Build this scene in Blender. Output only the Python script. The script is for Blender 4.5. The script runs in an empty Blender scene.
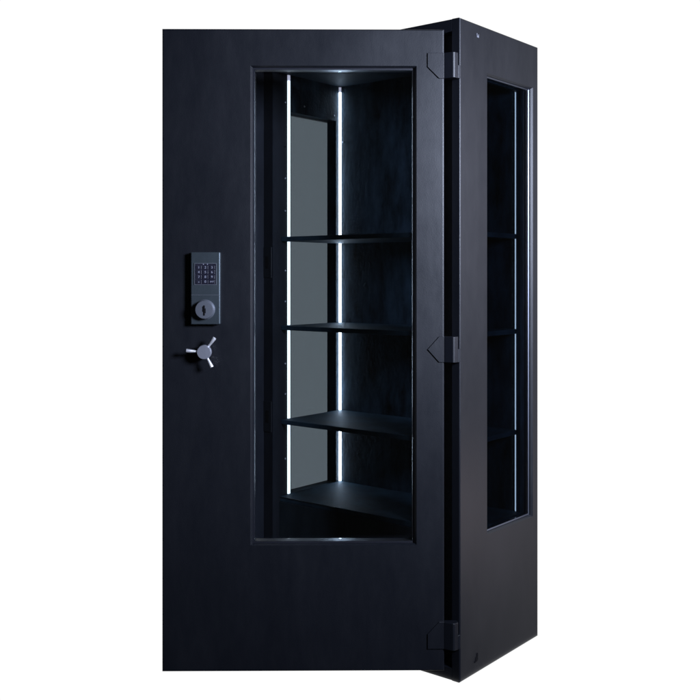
import bpy, bmesh, math
from mathutils import Vector, Matrix
S = bpy.context.scene
C = S.collection

# ------------------------------------------------------------------ helpers
def link(name, bm, mat, parent, smooth=False, M=None):
    bmesh.ops.recalc_face_normals(bm, faces=bm.faces)
    me = bpy.data.meshes.new(name); bm.to_mesh(me); bm.free()
    me.materials.append(mat)
    if smooth:
        for p in me.polygons: p.use_smooth = True
        try: me.set_sharp_from_angle(angle=math.radians(40))
        except Exception: pass
    o = bpy.data.objects.new(name, me); C.objects.link(o)
    if parent: o.parent = parent
    if M is not None: o.matrix_local = M
    return o

def box(bm, x0, x1, y0, y1, z0, z1, bev=0.0):
    b = bmesh.new()
    bmesh.ops.create_cube(b, size=1)
    for v in b.verts:
        v.co = Vector(((x0+x1)/2 + v.co.x*(x1-x0), (y0+y1)/2 + v.co.y*(y1-y0), (z0+z1)/2 + v.co.z*(z1-z0)))
    if bev > 0:
        bmesh.ops.bevel(b, geom=list(b.edges), offset=bev, segments=2, affect='EDGES', profile=.5)
    me = bpy.data.meshes.new('tmp'); b.to_mesh(me); b.free()
    bm.from_mesh(me); bpy.data.meshes.remove(me)

def rings(bm, seq, closed=True):
    """seq: list of 4-corner loops; neighbouring loops are joined by quads."""
    L = [[bm.verts.new(c) for c in loop] for loop in seq]
    n = len(L)
    for i in range(n if closed else n-1):
        a, b = L[i], L[(i+1) % n]
        for k in range(len(a)):
            m = (k+1) % len(a)
            bm.faces.new((a[k], a[m], b[m], b[k]))

def rect_xz(x0, x1, z0, z1, y): return [(x0,y,z0),(x1,y,z0),(x1,y,z1),(x0,y,z1)]
def rect_yz(y0, y1, z0, z1, x): return [(x,y0,z0),(x,y1,z0),(x,y1,z1),(x,y0,z1)]

def lathe(bm, prof, n=48, c=(0,0,0), axis='y'):
    """prof: (radius, distance) pairs; axis y means distance along y"""
    loops = []
    for r, d in prof:
        loops.append([bm.verts.new((c[0]+r*math.cos(2*math.pi*k/n), c[1]+d, c[2]+r*math.sin(2*math.pi*k/n))) for k in range(n)])
    for a, b in zip(loops, loops[1:]):
        for k in range(n):
            m = (k+1) % n
            bm.faces.new((a[k], a[m], b[m], b[k]))
    bm.faces.new(loops[0]); bm.faces.new(loops[-1])

def prism(bm, pts, a, b, plane='xz', bev=0.0):
    """extrude polygon; plane xz -> along y, plane xy -> along z"""
    t = bmesh.new()
    f = lambda p, d: (p[0], d, p[1]) if plane == 'xz' else (p[0], p[1], d)
    A = [t.verts.new(f(p, a)) for p in pts]; B = [t.verts.new(f(p, b)) for p in pts]
    t.faces.new(A); t.faces.new(B)
    for k in range(len(pts)):
        m = (k+1) % len(pts); t.faces.new((A[k], A[m], B[m], B[k]))
    bmesh.ops.recalc_face_normals(t, faces=t.faces)
    if bev: bmesh.ops.bevel(t, geom=list(t.edges), offset=bev, segments=2, affect='EDGES', profile=.5)
    me = bpy.data.meshes.new('tmp'); t.to_mesh(me); t.free()
    bm.from_mesh(me); bpy.data.meshes.remove(me)

def round_steps(r, n=5):
    # (inset, depth) pairs from the side wall (0, r) round to the face (r, 0)
    return [(r*(1-math.cos(math.pi/2*k/n)), r*(1-math.sin(math.pi/2*k/n))) for k in range(n+1)]

# ------------------------------------------------------------------ materials
def paint(name, col, rough=.42, spec=.35, var=.25, scale=3.0, bump=.0006, rvar=.12, bs=260):
    m = bpy.data.materials.new(name); m.use_nodes = True
    nt = m.node_tree; N = nt.nodes; Lk = nt.links
    b = N['Principled BSDF']
    tc = N.new('ShaderNodeTexCoord')
    n1 = N.new('ShaderNodeTexNoise'); n1.inputs['Scale'].default_value = scale; n1.inputs['Detail'].default_value = 8; n1.inputs['Roughness'].default_value = .65
    n2 = N.new('ShaderNodeTexNoise'); n2.inputs['Scale'].default_value = bs; n2.inputs['Detail'].default_value = 3
    mp = N.new('ShaderNodeMapping'); mp.inputs['Scale'].default_value = (1, 1, .35)
    Lk.new(tc.outputs['Object'], mp.inputs['Vector']); Lk.new(mp.outputs['Vector'], n1.inputs['Vector'])
    Lk.new(tc.outputs['Object'], n2.inputs['Vector'])
    cr = N.new('ShaderNodeMapRange'); cr.inputs['From Min'].default_value = .3; cr.inputs['From Max'].default_value = .7
    cr.inputs['To Min'].default_value = 1-var; cr.inputs['To Max'].default_value = 1+var
    Lk.new(n1.outputs['Fac'], cr.inputs['Value'])
    mx = N.new('ShaderNodeVectorMath'); mx.operation = 'SCALE'; mx.inputs[0].default_value = col
    Lk.new(cr.outputs['Result'], mx.inputs['Scale']); Lk.new(mx.outputs['Vector'], b.inputs['Base Color'])
    rr = N.new('ShaderNodeMapRange'); rr.inputs['From Min'].default_value = .3; rr.inputs['From Max'].default_value = .7
    rr.inputs['To Min'].default_value = rough-rvar; rr.inputs['To Max'].default_value = rough+rvar
    n3 = N.new('ShaderNodeTexNoise'); n3.inputs['Scale'].default_value = scale*9; n3.inputs['Detail'].default_value = 6; n3.inputs['Roughness'].default_value = .7
    Lk.new(mp.outputs['Vector'], n3.inputs['Vector'])
    av = N.new('ShaderNodeMix'); av.inputs['Factor'].default_value = .4
    Lk.new(n1.outputs['Fac'], av.inputs['A']); Lk.new(n3.outputs['Fac'], av.inputs['B'])
    Lk.new(av.outputs['Result'], rr.inputs['Value']); Lk.new(rr.outputs['Result'], b.inputs['Roughness'])
    sr_ = N.new('ShaderNodeMapRange'); sr_.inputs['From Min'].default_value = .35; sr_.inputs['From Max'].default_value = .65
    sr_.inputs['To Min'].default_value = spec*.86; sr_.inputs['To Max'].default_value = spec*1.14
    Lk.new(av.outputs['Result'], sr_.inputs['Value']); Lk.new(sr_.outputs['Result'], b.inputs['Specular IOR Level'])
    bp = N.new('ShaderNodeBump'); bp.inputs['Strength'].default_value = .35; bp.inputs['Distance'].default_value = bump
    Lk.new(n2.outputs['Fac'], bp.inputs['Height']); Lk.new(bp.outputs['Normal'], b.inputs['Normal'])
    return m

def metal(name, col, rough=.3, bump=.0002, mt=.6, rv=.06):
    m = paint(name, col, rough, .5, .08, 12, bump, rv)
    m.node_tree.nodes['Principled BSDF'].inputs['Metallic'].default_value = mt
    return m

def glow(name, col, s):
    m = bpy.data.materials.new(name); m.use_nodes = True
    b = m.node_tree.nodes['Principled BSDF']
    b.inputs['Base Color'].default_value = (.8, .8, .8, 1)
    b.inputs['Emission Color'].default_value = (*col, 1); b.inputs['Emission Strength'].default_value = s
    return m

def glass(name, tint, rough=.0, f0=.04):
    """thin pane: tinted see-through plus mirror reflection growing at grazing angles"""
    m = bpy.data.materials.new(name); m.use_nodes = True
    nt = m.node_tree; N = nt.nodes; Lk = nt.links; N.clear()
    out = N.new('ShaderNodeOutputMaterial'); mix = N.new('ShaderNodeMixShader')
    tr = N.new('ShaderNodeBsdfTransparent'); tr.inputs['Color'].default_value = (*[c**.5 for c in tint], 1)
    gl = N.new('ShaderNodeBsdfGlossy'); gl.inputs['Roughness'].default_value = rough; gl.inputs['Color'].default_value = (1,1,1,1)
    lw = N.new('ShaderNodeLayerWeight')
    pw = N.new('ShaderNodeMath'); pw.operation = 'POWER'; pw.inputs[1].default_value = 5
    lw.inputs['Blend'].default_value = .5
    ma = N.new('ShaderNodeMath'); ma.operation = 'MULTIPLY_ADD'; ma.inputs[1].default_value = 1-f0; ma.inputs[2].default_value = f0
    Lk.new(lw.outputs['Facing'], pw.inputs[0]); Lk.new(pw.outputs[0], ma.inputs[0]); Lk.new(ma.outputs[0], mix.inputs['Fac'])
    Lk.new(tr.outputs[0], mix.inputs[1]); Lk.new(gl.outputs[0], mix.inputs[2]); Lk.new(mix.outputs[0], out.inputs['Surface'])
    return m

M_paint = paint('satin_black_paint', (.004, .005, .008), .41, .50, .10, 3.2, .0004, .055)
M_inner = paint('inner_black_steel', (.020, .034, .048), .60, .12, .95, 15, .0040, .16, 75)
M_jamb = paint('jamb_shade_black', (.006, .007, .011), .5, .28, .3, 9, .0006, .08)  # shade around the jamb is put into this darker black
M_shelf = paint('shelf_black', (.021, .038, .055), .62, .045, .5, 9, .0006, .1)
M_trim = metal('polished_dark_trim', (.15, .16, .19), .46, 0, mt=1, rv=.0)
M_ledge = metal('dark_ledge_steel', (.13, .14, .16), .36, 0, mt=1, rv=.0)
M_chrome = metal('satin_chrome', (.34, .35, .40), .30)
M_spoke = metal('bright_satin_spoke', (.85, .85, .88), .40, mt=.7)
M_frame = paint('window_frame_black', (.012, .013, .018), .32, .5, .1, 6, .0002, .03)
M_lock = metal('brushed_grey_lock', (.062, .078, .090), .38)
M_dial = metal('satin_nickel_dial', (.19, .205, .24), .34)
M_key = paint('key_black', (.012, .012, .022), .35, .5, .1, 20)
M_mark = paint('key_white_print', (.26, .27, .33), .5, .3, .02, 20)
M_plate = paint('strike_plate_black', (.006, .007, .010), .5, .25, .3, 9, .0006, .08)
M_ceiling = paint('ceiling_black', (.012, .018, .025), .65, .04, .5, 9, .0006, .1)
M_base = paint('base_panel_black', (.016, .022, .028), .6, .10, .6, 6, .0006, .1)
M_hole = paint('hole_black', (.004, .004, .005), .8, .1, .05)
M_led = glow('led_white', (.76, .88, 1.0), 1.8)
M_led_end = glow('led_end_fade', (.70, .70, .90), .62)  # dim violet glow for the fading strip ends
M_led_back = glow('led_white_bright', (.62, .78, 1.0), 29)
M_led_side = glow('led_white_dim', (.66, .82, 1.0), 2.4)
M_clear = glass('clear_door_glass', (.86, .90, .92), .0, .035)
M_smoke = glass('smoked_side_glass', (.110, .132, .150), .02, .03)
M_smoke_r = glass('lighter_smoked_side_glass', (.20, .225, .26), .02, .05)
M_floor = bpy.data.materials.new('white_glow_sheet'); M_floor.use_nodes = True
b = M_floor.node_tree.nodes['Principled BSDF']
b.inputs['Base Color'].default_value = (0, 0, 0, 1); b.inputs['Roughness'].default_value = 1
b.inputs['Specular IOR Level'].default_value = 0
b.inputs['Emission Color'].default_value = (1, 1, 1, 1); b.inputs['Emission Strength'].default_value = 1.0  # floor white is put in as emission, there is no lamp in it

# ------------------------------------------------------------------ cabinet frame
TH = math.radians(38.994)
X0, D = .3303, 2.903
root = bpy.data.objects.new('display_safe', None); C.objects.link(root)
root.location = (X0, D, 0); root.rotation_euler = (0, 0, -TH)
root['label'] = 'tall black steel display safe with glass door ajar and lit shelves inside'
root['category'] = 'display safe'
W, DEP, H = .895, .4904, 2.0
UL, UR = .8223, .044          # inner faces of left and right liner (u measured leftwards from the near corner)
VB = .4285
LIP = .028
ZL, ZH = .0375, 1.9625
ZF = .428                      # inner floor
# local x = -u
def P(u, v, z): return (-u, v, z)

# right outer panel with window hole
VW0, VW1, ZW0, ZW1 = .157, .4545, .413, 1.858
def side_panel(xo, xi, v0, v1, z0, z1, name='side_panel'):
    """xo outer x, xi inner x of panel, hole v0..v1, z0..z1 chamfered on the outside"""
    s = 1 if xi > xo else -1
    e = .0045
    bm = bmesh.new()
    rings(bm, [rect_yz(0, DEP, 0, H, xi),
               *[rect_yz(a, DEP-a, a, H-a, xo+s*b) for a, b in round_steps(e)],
               rect_yz(v0, v1, z0, z1, xo), rect_yz(v0+.0055, v1-.0055, z0+.0055, z1-.0055, xo+s*.007),
               rect_yz(v0+.0055, v1-.0055, z0+.0055, z1-.0055, xi)])
    return link(name, bm, M_paint, root)
sr = side_panel(0, -LIP, VW0, VW1, ZW0, ZW1)
sl = side_panel(-W, -(W-LIP), .150, .447, .405, 1.832)

# window frame (trim) and pane in each side
def side_window(x0, x1, xp, v0, v1, z0, z1, w, gm):
    bm = bmesh.new()
    rings(bm, [rect_yz(v0, v1, z0, z1, x0), rect_yz(v0, v1, z0, z1, x1),
               rect_yz(v0+w, v1-w, z0+w, z1-w, x1 if abs(x1) > abs(x0) else x1-.003), rect_yz(v0+w, v1-w, z0+w, z1-w, x0),
               ][:3] + [rect_yz(v0+w, v1-w, z0+w, z1-w, x0)])
    f = link('window_frame', bm, M_trim, root)
    bm = bmesh.new(); box(bm, xp-.003, xp+.003, v0+w+.0004, v1-w-.0004, z0+w+.0004, z1-w-.0004)
    link('window_pane', bm, gm, f)
    return f
side_window(-.0275, -.0115, -.016, VW0+.0059, VW1-.0059, ZW0+.0059, ZW1-.0059, .004, M_smoke_r)
side_window(-(W-.0275), -(W-.0115), -(W-.016), .1559, .4411, .4109, 1.8261, .004, M_smoke)

# top / bottom / back
bm = bmesh.new(); box(bm, -(W-LIP)+.0002, -LIP-.0002, .0, VB, ZH, H-.0005, .0015); link('top_panel', bm, M_paint, root)
bm = bmesh.new(); box(bm, -(W-LIP)+.0002, -LIP-.0002, .0, VB, 0.0005, ZL, .0015); link('bottom_panel', bm, M_paint, root)
bm = bmesh.new(); box(bm, -(W-LIP)+.0002, -LIP-.0002, VB, DEP-.001, .0005, H-.0005); link('back_panel', bm, M_inner, root)

# inner liners carrying the hole of the side windows
VJ = .052   # door recess depth
def liner(x0, x1, v0, v1, z0, z1):
    bm = bmesh.new()
    rings(bm, [rect_yz(VJ, VB-.0003, ZL+.0003, ZH-.0003, x0), rect_yz(VJ, VB-.0003, ZL+.0003, ZH-.0003, x1),
               rect_yz(v0, v1, z0, z1, x1), rect_yz(v0, v1, z0, z1, x0)])
    return link('inner_wall', bm, M_inner, root)
liner(-UR, -LIP-.0002, VW0+.004, VB-.010, .4285, 1.842)
li = liner(-(W-LIP)+.0002, -UL, .147, .405, .4285, 1.823)
bm = bmesh.new()
box(bm, -(W-LIP)+.0003, -UL+.0006, VJ-.002, VJ-.0001, ZL+.0004, ZH-.0004)
box(bm, -(W-LIP)+.0001, -(W-LIP)+.0016, .002, VJ-.0021, ZL+.0004, ZH-.0004)
link('door_jamb', bm, M_jamb, root)  # dark facing stands in for light blocked from the jamb

# lower front panel (below the inner floor) and inner floor
bm = bmesh.new(); box(bm, -UL+.0003, -UR-.0003, .084, .100, ZL+.0003, ZF-.018, .001); link('lower_panel', bm, M_base, root)
bm = bmesh.new(); box(bm, -UL+.0003, -UR-.0003, .088, VB-.0003, ZF-.0175, ZF, .0012); link('inner_floor', bm, M_shelf, root)
# inner stile that the door closes against on the hinge side
bm = bmesh.new(); box(bm, -.105, -LIP-.0003, .036, VJ-.0004, ZL+.0004, ZH-.0004, .001); link('door_stop', bm, M_jamb, root)
bm = bmesh.new(); box(bm, -UL+.0003, -UR-.0003, .056, VB-.0004, ZH-.006, ZH-.0003); link('ceiling_liner', bm, M_ceiling, root)
bm = bmesh.new(); box(bm, -UL+.0002, -UL+.0010, VJ+.0006, .1262, ZL+.001, ZH-.0065); link('wall_shade_plate', bm, M_plate, root)  # added dark sheet that paints shade on the wall ahead of the strip
bm = bmesh.new(); box(bm, -UL+.0012, -UL+.26, .0862, .0879, ZF-.0030, ZF+.0006, .0005); link('floor_edge_glint', bm, M_lock, root)  # added sliver imitating the highlight on the floor's front edge
# shelves
for z in (1.3507, 1.030, .6901):
    bm = bmesh.new(); box(bm, -UL+.0008, -UR-.0008, .094, VB-.001, z-.002, z+.014, .0015)
    # folded front lip
    sh = link('shelf', bm, M_shelf, root)

# led strips
def strip(name, pts, z0, z1):
    bm = bmesh.new(); prism(bm, pts, z0, z1, 'xy'); return link(name, bm, M_led, root)
Zs = [ZF+.002, .6901-.0025, .6901+.0145, 1.030-.0025, 1.030+.0145, 1.3507-.0025, 1.3507+.0145, ZH-.028]
bm = bmesh.new()
for k in range(0, 8, 2): prism(bm, [(-UL+.0004, .1275), (-UL+.0045, .1285), (-UL+.0045, .1390), (-UL+.0004, .1400)], Zs[k], Zs[k+1], 'xy')
link('led_strip', bm, M_led, root)
bm = bmesh.new()
for k in range(0, 8, 2): prism(bm, [(-UL+.0006, VB-.0078), (-UL+.0074, VB-.0006), (-UL+.0006, VB-.0006)], Zs[k], Zs[k+1], 'xy')
link('led_strip', bm, M_led_back, root)
bm = bmesh.new()
for k in range(0, 8, 2): prism(bm, [(-UR-.0004, VB-.012), (-UR-.0100, VB-.0006), (-UR-.0004, VB-.0006)], Zs[k], Zs[k+1], 'xy')
link('led_strip', bm, M_led_side, root)

for pts in ([(-UL+.0004, .1275), (-UL+.0045, .1285), (-UL+.0045, .1390), (-UL+.0004, .1400)],
            [(-UL+.0006, VB-.0078), (-UL+.0074, VB-.0006), (-UL+.0006, VB-.0006)]):
    bm = bmesh.new(); prism(bm, pts, ZH-.0275, ZH-.0075, 'xy'); link('strip_fade_tip', bm, M_led_end, root)  # tips imitate the strip light fading out at the top
# rivets along the left front strip and in the left wall
def rivet(v, z, r=.0034, mat=None, u=UL, name='rivet'):
    bm = bmesh.new()
    b2 = bmesh.new(); bmesh.ops.create_uvsphere(b2, u_segments=12, v_segments=8, radius=r)
    for w in b2.verts: w.co = Vector((w.co.x*.7 - u + .0008, w.co.y + v, w.co.z + z))
    me = bpy.data.meshes.new('tmp'); b2.to_mesh(me); b2.free(); bm.from_mesh(me); bpy.data.meshes.remove(me)
    link(name, bm, mat or M_chrome, root, True)
for z in (1.854, 1.578, 1.460, 1.243, 1.131, .905, .795, .560): rivet(.116, z)
rivet(.2205, 1.853); rivet(.4275, 1.742, u=UL-.016); rivet(.393, 1.842)
rivet(.116, 1.693, .003, M_hole)

# strike boxes in the left jamb: raised plates with a dark slot
for z in (1.272, .718):
    bm = bmesh.new(); box(bm, -(W-LIP)+.0008, -UL-.004, .0478, VJ-.0002, z-.055, z+.055, .001)
    st = link('strike_plate', bm, M_plate, root)
    bm = bmesh.new(); box(bm, -(W-LIP)+.014, -UL-.016, .0470, .0477, z-.022, z+.022)
    link('bolt_slot', bm, M_hole, st)

# small latch mark near the top, bolt hole near the bottom of the right side
def px_side(x, y):
    k = (x-350)/966.4
    # X0+sin*v = k*(D+cos*v)
    v = (k*D-X0)/(math.sin(TH)-k*math.cos(TH)); dep = D+math.cos(TH)*v
    return v, 1.2211+(276.58-y)*dep/966.4
v, z = px_side(476.5, 35.5)
bm = bmesh.new()
prism(bm, [(v, z+.007), (v+.0025, z+.007), (v+.005, z-.001), (v+.010, z+.003), (v+.010, z+.0055), (v+.012, z+.0055), (v+.012, z-.005), (v+.002, z-.005)], -.0012, .0002, 'xz')
for w in bm.verts: w.co = Vector((-w.co.y+.0002, w.co.x, w.co.z))
link('screw_mark', bm, M_chrome, root)
v, z = px_side(476.5, 659)
bm = bmesh.new(); lathe(bm, [(.0080, 0), (.0080, .0012)], 24)
for w in bm.verts: w.co = Vector((-w.co.y+.0008, w.co.x+v, w.co.z+z))
box(bm, -.0003, .0009, v+.001, v+.0075, z+.004, z+.017)
box(bm, -.0003, .0009, v-.012, v-.004, z-.0085, z-.004)
link('bolt_hole', bm, M_hole, root)

# ------------------------------------------------------------------ door (opened about 39 degrees)
rootM = Matrix.Translation(root.location) @ Matrix.Rotation(-TH, 4, 'Z')
doorW = Matrix.Translation((.2833, 2.902, 0)) @ Matrix.Rotation(math.radians(.54), 4, 'Z')
DM = rootM.inverted() @ doorW
def dpt(x, y):      # photo position -> door plane (x, z)
    k = (x-350)/966.4; a = math.radians(.54)
    t = (k*2.902-.2833)/(math.cos(a)-k*math.sin(a)); dep = 2.902+math.sin(a)*t
    return t, 1.2211+(276.58-y)*dep/966.4
DT = .052
dx0 = dpt(162.1, 300)[0]
hx0, _ = dpt(250.3, 300); hx1, _ = dpt(416.6, 300)
hz0, hz1 = .4150, 1.8535
e = .0045
bm = bmesh.new()
c = .006
rings(bm, [rect_xz(dx0, 0, ZL, 1.9637, DT), *[rect_xz(dx0+a, -a, ZL+a, 1.9637-a, b) for a, b in round_steps(e)],
           rect_xz(hx0, hx1, hz0, hz1, 0), rect_xz(hx0+c, hx1-c, hz0+c*.6, hz1-c*.6, .007),
           rect_xz(hx0+c, hx1-c, hz0+c*.6, hz1-c*.6, DT)])
door = link('door', bm, M_paint, root, M=DM)
door['label'] = 'open black steel door with a tall glass window'
bm = bmesh.new()
a0, a1, b0, b1 = hx0+c+.0002, hx1-c-.0002, hz0+c*.6+.0002, hz1-c*.6-.0002
w = .0045
rings(bm, [rect_xz(a0, a1, b0, b1, .013), rect_xz(a0, a1, b0, b1, DT-.001),
           rect_xz(a0+w, a1-w, b0+w, b1-w, DT-.001), rect_xz(a0+w, a1-w, b0+w, b1-w, .013)])
df = link('window_frame', bm, M_frame, door)
for za, zb_ in ((b0+w+.0002, b0+w+.0014), (b1-w-.0014, b1-w-.0002)):
    bm = bmesh.new(); box(bm, a0+w+.0004, a1-w-.0004, .0132, DT-.0125, za, zb_); link('ledge_strip', bm, M_ledge, df)
bm = bmesh.new(); box(bm, a0+w+.0003, a1-w-.0003, DT-.012, DT-.006, b0+w+.0003, b1-w-.0003)
link('window_pane', bm, M_clear, door)

# hinges -------------------------------------------------------------
def hinge(y0, y1, kind):
    zt = dpt(445, y0)[1]; zb = dpt(445, y1)[1]; h = zt-zb
    xl = dpt(427.5, 300)[0]; xc = dpt(439, 300)[0]; xr = -.0012
    if kind == 0: pts = [(xr, zt), (xl, zt), (xl, zb+h*.45), (xc, zb), (xr, zb)]
    elif kind == 1: pts = [(xr, zt), (xc, zt), (xl, (zt+zb)/2), (xc, zb), (xr, zb)]
    else: pts = [(xr, zt), (xc, zt), (xl, zb+h*.55), (xl, zb), (xr, zb)]
    bm = bmesh.new(); prism(bm, pts, -.0045, .0, 'xz', .0008)
    hg = link('hinge', bm, M_paint, root, M=DM)
    # knuckle: wedge shaped barrel turning from door edge to the corner
    k = [(-.001, -.0052), (.0235, -.0200), (.0290, -.0195), (.0400, -.0090), (.0400, .012), (.0005, .012)]
    bm = bmesh.new(); prism(bm, k, zb, zt, 'xy', .0012); link('knuckle', bm, M_paint, hg)
    k2 = [(.0402, -.0088), (.0478, -.0046), (.0478, .002), (.0402, .006)]
    bm = bmesh.new(); prism(bm, k2, zb, zb+h*.52, 'xy', .0010); link('cabinet_leaf', bm, M_paint, hg)
hinge(53.2, 78.7, 0); hinge(336.5, 362.2, 1); hinge(621.5, 648.5, 2)

# electronic lock ------------------------------------------------------
x0, zt = dpt(192.2, 252.3); x1, zb = dpt(221.0, 324.0)
fy = -.024
bm = bmesh.new()
box(bm, x0, x1, fy, -.0002, zb, zt, .0022)
lock = link('electronic_lock', bm, M_lock, root, M=DM)
lock['label'] = 'grey metal lock plate with keypad and dial'
zs = dpt(200, 294.7)[1]
bm = bmesh.new(); box(bm, x0+.0008, x1-.0008, fy-.0012, fy+.0001, zs-.0012, zs, .0003); link('seam_ridge', bm, M_dial, lock)
kx0, kz1 = dpt(195.6, 263.2); kx1, kz0 = dpt(217.6, 284.9)
bm = bmesh.new()
rings(bm, [rect_xz(kx0, kx1, kz0, kz1, fy+.0005), rect_xz(kx0, kx1, kz0, kz1, fy-.002),
           rect_xz(kx0+.0016, kx1-.0016, kz0+.0016, kz1-.0016, fy-.002), rect_xz(kx0+.0016, kx1-.0016, kz0+.0016, kz1-.0016, fy+.0005)])
link('keypad_frame', bm, M_dial, lock)
bm = bmesh.new(); box(bm, kx0+.0017, kx1-.0017, fy-.0006, fy+.0001, kz0+.0017, kz1-.0017); link('keypad', bm, M_key, lock)
def text_mesh(s, size):
    cu = bpy.data.curves.new('t', 'FONT'); cu.body = s; cu.size = size; cu.extrude = .0002
    cu.align_x = 'CENTER'; cu.align_y = 'CENTER'
    o = bpy.data.objects.new('t', cu); C.objects.link(o)
    dg = bpy.context.evaluated_depsgraph_get()
    me = bpy.data.meshes.new_from_object(o.evaluated_get(dg))
    bpy.data.objects.remove(o); bpy.data.curves.remove(cu)
    return me
colx = [dpt(x, 270)[0] for x in (200.1, 206.6, 213.1)]
rowz = [dpt(200, y)[1] for y in (267.6, 272.2, 277.0, 281.7)]
marks = [['1','2','3'],['4','5','6'],['7','8','9'],['*','0','ENT']]
for r in range(4):
    for q in range(3):
        cx, cz = colx[q], rowz[r]
        bm = bmesh.new(); box(bm, cx-.0083, cx+.0083, fy-.0022, fy-.0007, cz-.0060, cz+.0060, .0007)
        link('key', bm, M_key, lock)
        s = marks[r][q]
        me = text_mesh(s, .0100 if len(s) == 1 else .0062)
        for p in me.vertices:
            x, y, z = p.co; p.co = (cx+x, fy-.0024-z, cz+y-(.003 if s == '*' else 0))
        me.materials.clear(); me.materials.append(M_mark)
        o = bpy.data.objects.new('key_mark', me); C.objects.link(o); o.parent = lock
for px in (204.6, 208.6):
    cx, cz = dpt(px, 264.4)
    bm = bmesh.new(); lathe(bm, [(.0013, -.0012), (.0015, -.0004), (.0015, 0)], 12, (cx, fy-.0006, cz)); link('indicator', bm, M_mark, lock)
# dial
cx, cz = dpt(206.2, 309.3)
bm = bmesh.new()
lathe(bm, [(.0300, .0001), (.0300, -.004), (.0282, -.006), (.0275, -.017), (.0258, -.0195), (.0200, -.0200)], 64, (cx, fy, cz))
dial = link('dial', bm, M_dial, lock, True)
bm = bmesh.new()
box(bm, cx-.0022, cx+.0022, fy-.0215, fy-.0201, cz-.017, cz+.013, .0005)
box(bm, cx-.0052, cx-.0023, fy-.0208, fy-.0202, cz-.006, cz+.010, .0002)
box(bm, cx+.0023, cx+.0046, fy-.0208, fy-.0202, cz-.010, cz+.004, .0002)
link('key_slot', bm, M_hole, lock)

# three spoke handle ---------------------------------------------------
hxx, hzz = dpt(205.9, 351.2)
bm = bmesh.new()
lathe(bm, [(.012, 0), (.012, -.022), (.0205, -.024), (.0215, -.027), (.0215, -.043), (.0195, -.0455), (.0001, -.0455)], 56, (hxx, 0, hzz))
hd = link('spoke_handle', bm, M_chrome, root, True, M=DM)
hd['label'] = 'silver handle hub with three spokes'
for (ex, ey) in ((188.0, 349.6), (216.6, 336.8), (213.8, 366.2)):
    tx, tz = dpt(ex, ey)
    A = Vector((hxx, -.033, hzz)); B = Vector((hxx+(tx-hxx)*.985, -.041, hzz+(tz-hzz)*.985))
    d = (B-A).normalized(); A = A + d*.015; L = (B-A).length
    q = d.to_track_quat('Z', 'Y').to_matrix().to_4x4()
    b2 = bmesh.new()
    prof = [(.0040, 0), (.0040, L*.35), (.0050, L*.6), (.0059, L*.95), (.0052, L)]
    lathe(b2, prof, 24)
    for v in b2.verts:
        v.co = A + q @ Vector((v.co.x, v.co.z, v.co.y))
    link('spoke', b2, M_spoke, hd, True)

# ------------------------------------------------------------------ floor (added white sheet under the safe, self-glowing so no shadow shows)
bm = bmesh.new()
f = [bm.verts.new(c) for c in [tuple(rootM @ Vector(q)) for q in ((-W-.03, -.01, 0), (.01, -.01, 0), (.01, DEP+.03, 0), (-W-.03, DEP+.03, 0))]]
bm.faces.new(f)
fl = link('floor', bm, M_floor, None); fl['kind'] = 'structure'

# ------------------------------------------------------------------ studio world: white backdrop ahead, dark room behind the camera
wd = bpy.data.worlds.new('World'); S.world = wd; wd.use_nodes = True
nt = wd.node_tree; N = nt.nodes; Lk = nt.links
bg = N['Background']
tc = N.new('ShaderNodeTexCoord'); sp = N.new('ShaderNodeSeparateXYZ'); mr = N.new('ShaderNodeMapRange')
mr.interpolation_type = 'SMOOTHSTEP'
mr.inputs['From Min'].default_value = .36; mr.inputs['From Max'].default_value = .66
mr.inputs['To Min'].default_value = .012; mr.inputs['To Max'].default_value = 1.02
Lk.new(tc.outputs['Generated'], sp.inputs[0]); Lk.new(sp.outputs['Y'], mr.inputs['Value']); Lk.new(mr.outputs['Result'], bg.inputs['Strength'])
bg.inputs['Color'].default_value = (1, 1, 1, 1)

# ------------------------------------------------------------------ lamps
def area(name, loc, target, size, power, col, size_y=None):
    l = bpy.data.lights.new(name, 'AREA'); l.energy = power; l.color = col; l.size = size
    if size_y: l.shape = 'RECTANGLE'; l.size_y = size_y
    o = bpy.data.objects.new(name, l); C.objects.link(o); o.location = loc
    o.rotation_euler = (Vector(target)-Vector(loc)).to_track_quat('-Z', 'Y').to_euler()
    return o
sb = area('softbox', (1.66, .98, 1.84), (.42, 2.9, 1.56), .6, 78, (.70, .78, 1.0), .6)
sb.data.spread = math.radians(108)
area('side_fill', (2.4, 2.9, 1.6), (.5, 3.05, 1.4), .7, 15, (.82, .83, 1.0), 1.2)  # added fill that brightens only the side face
area('low_bounce_fill', (2.2, 3.15, .12), (.6, 3.2, .15), .6, 2.2, (1.0, .84, .88), .4)  # added warm fill imitating bounce off the ground

# ------------------------------------------------------------------ camera
cam = bpy.data.cameras.new('camera'); co = bpy.data.objects.new('camera', cam); C.objects.link(co)
co.location = (0, 0, 1.2211); co.rotation_euler = (math.radians(90), 0, 0)
cam.sensor_width = 36; cam.lens = 966.4/700*36; cam.shift_y = -(350-276.58)/700
cam.clip_end = 100
S.camera = co
S.view_settings.view_transform = 'Standard'; S.view_settings.look = 'None'
S.view_settings.exposure = 0; S.view_settings.gamma = 1
S.cycles.max_bounces = 12; S.cycles.transparent_max_bounces = 16
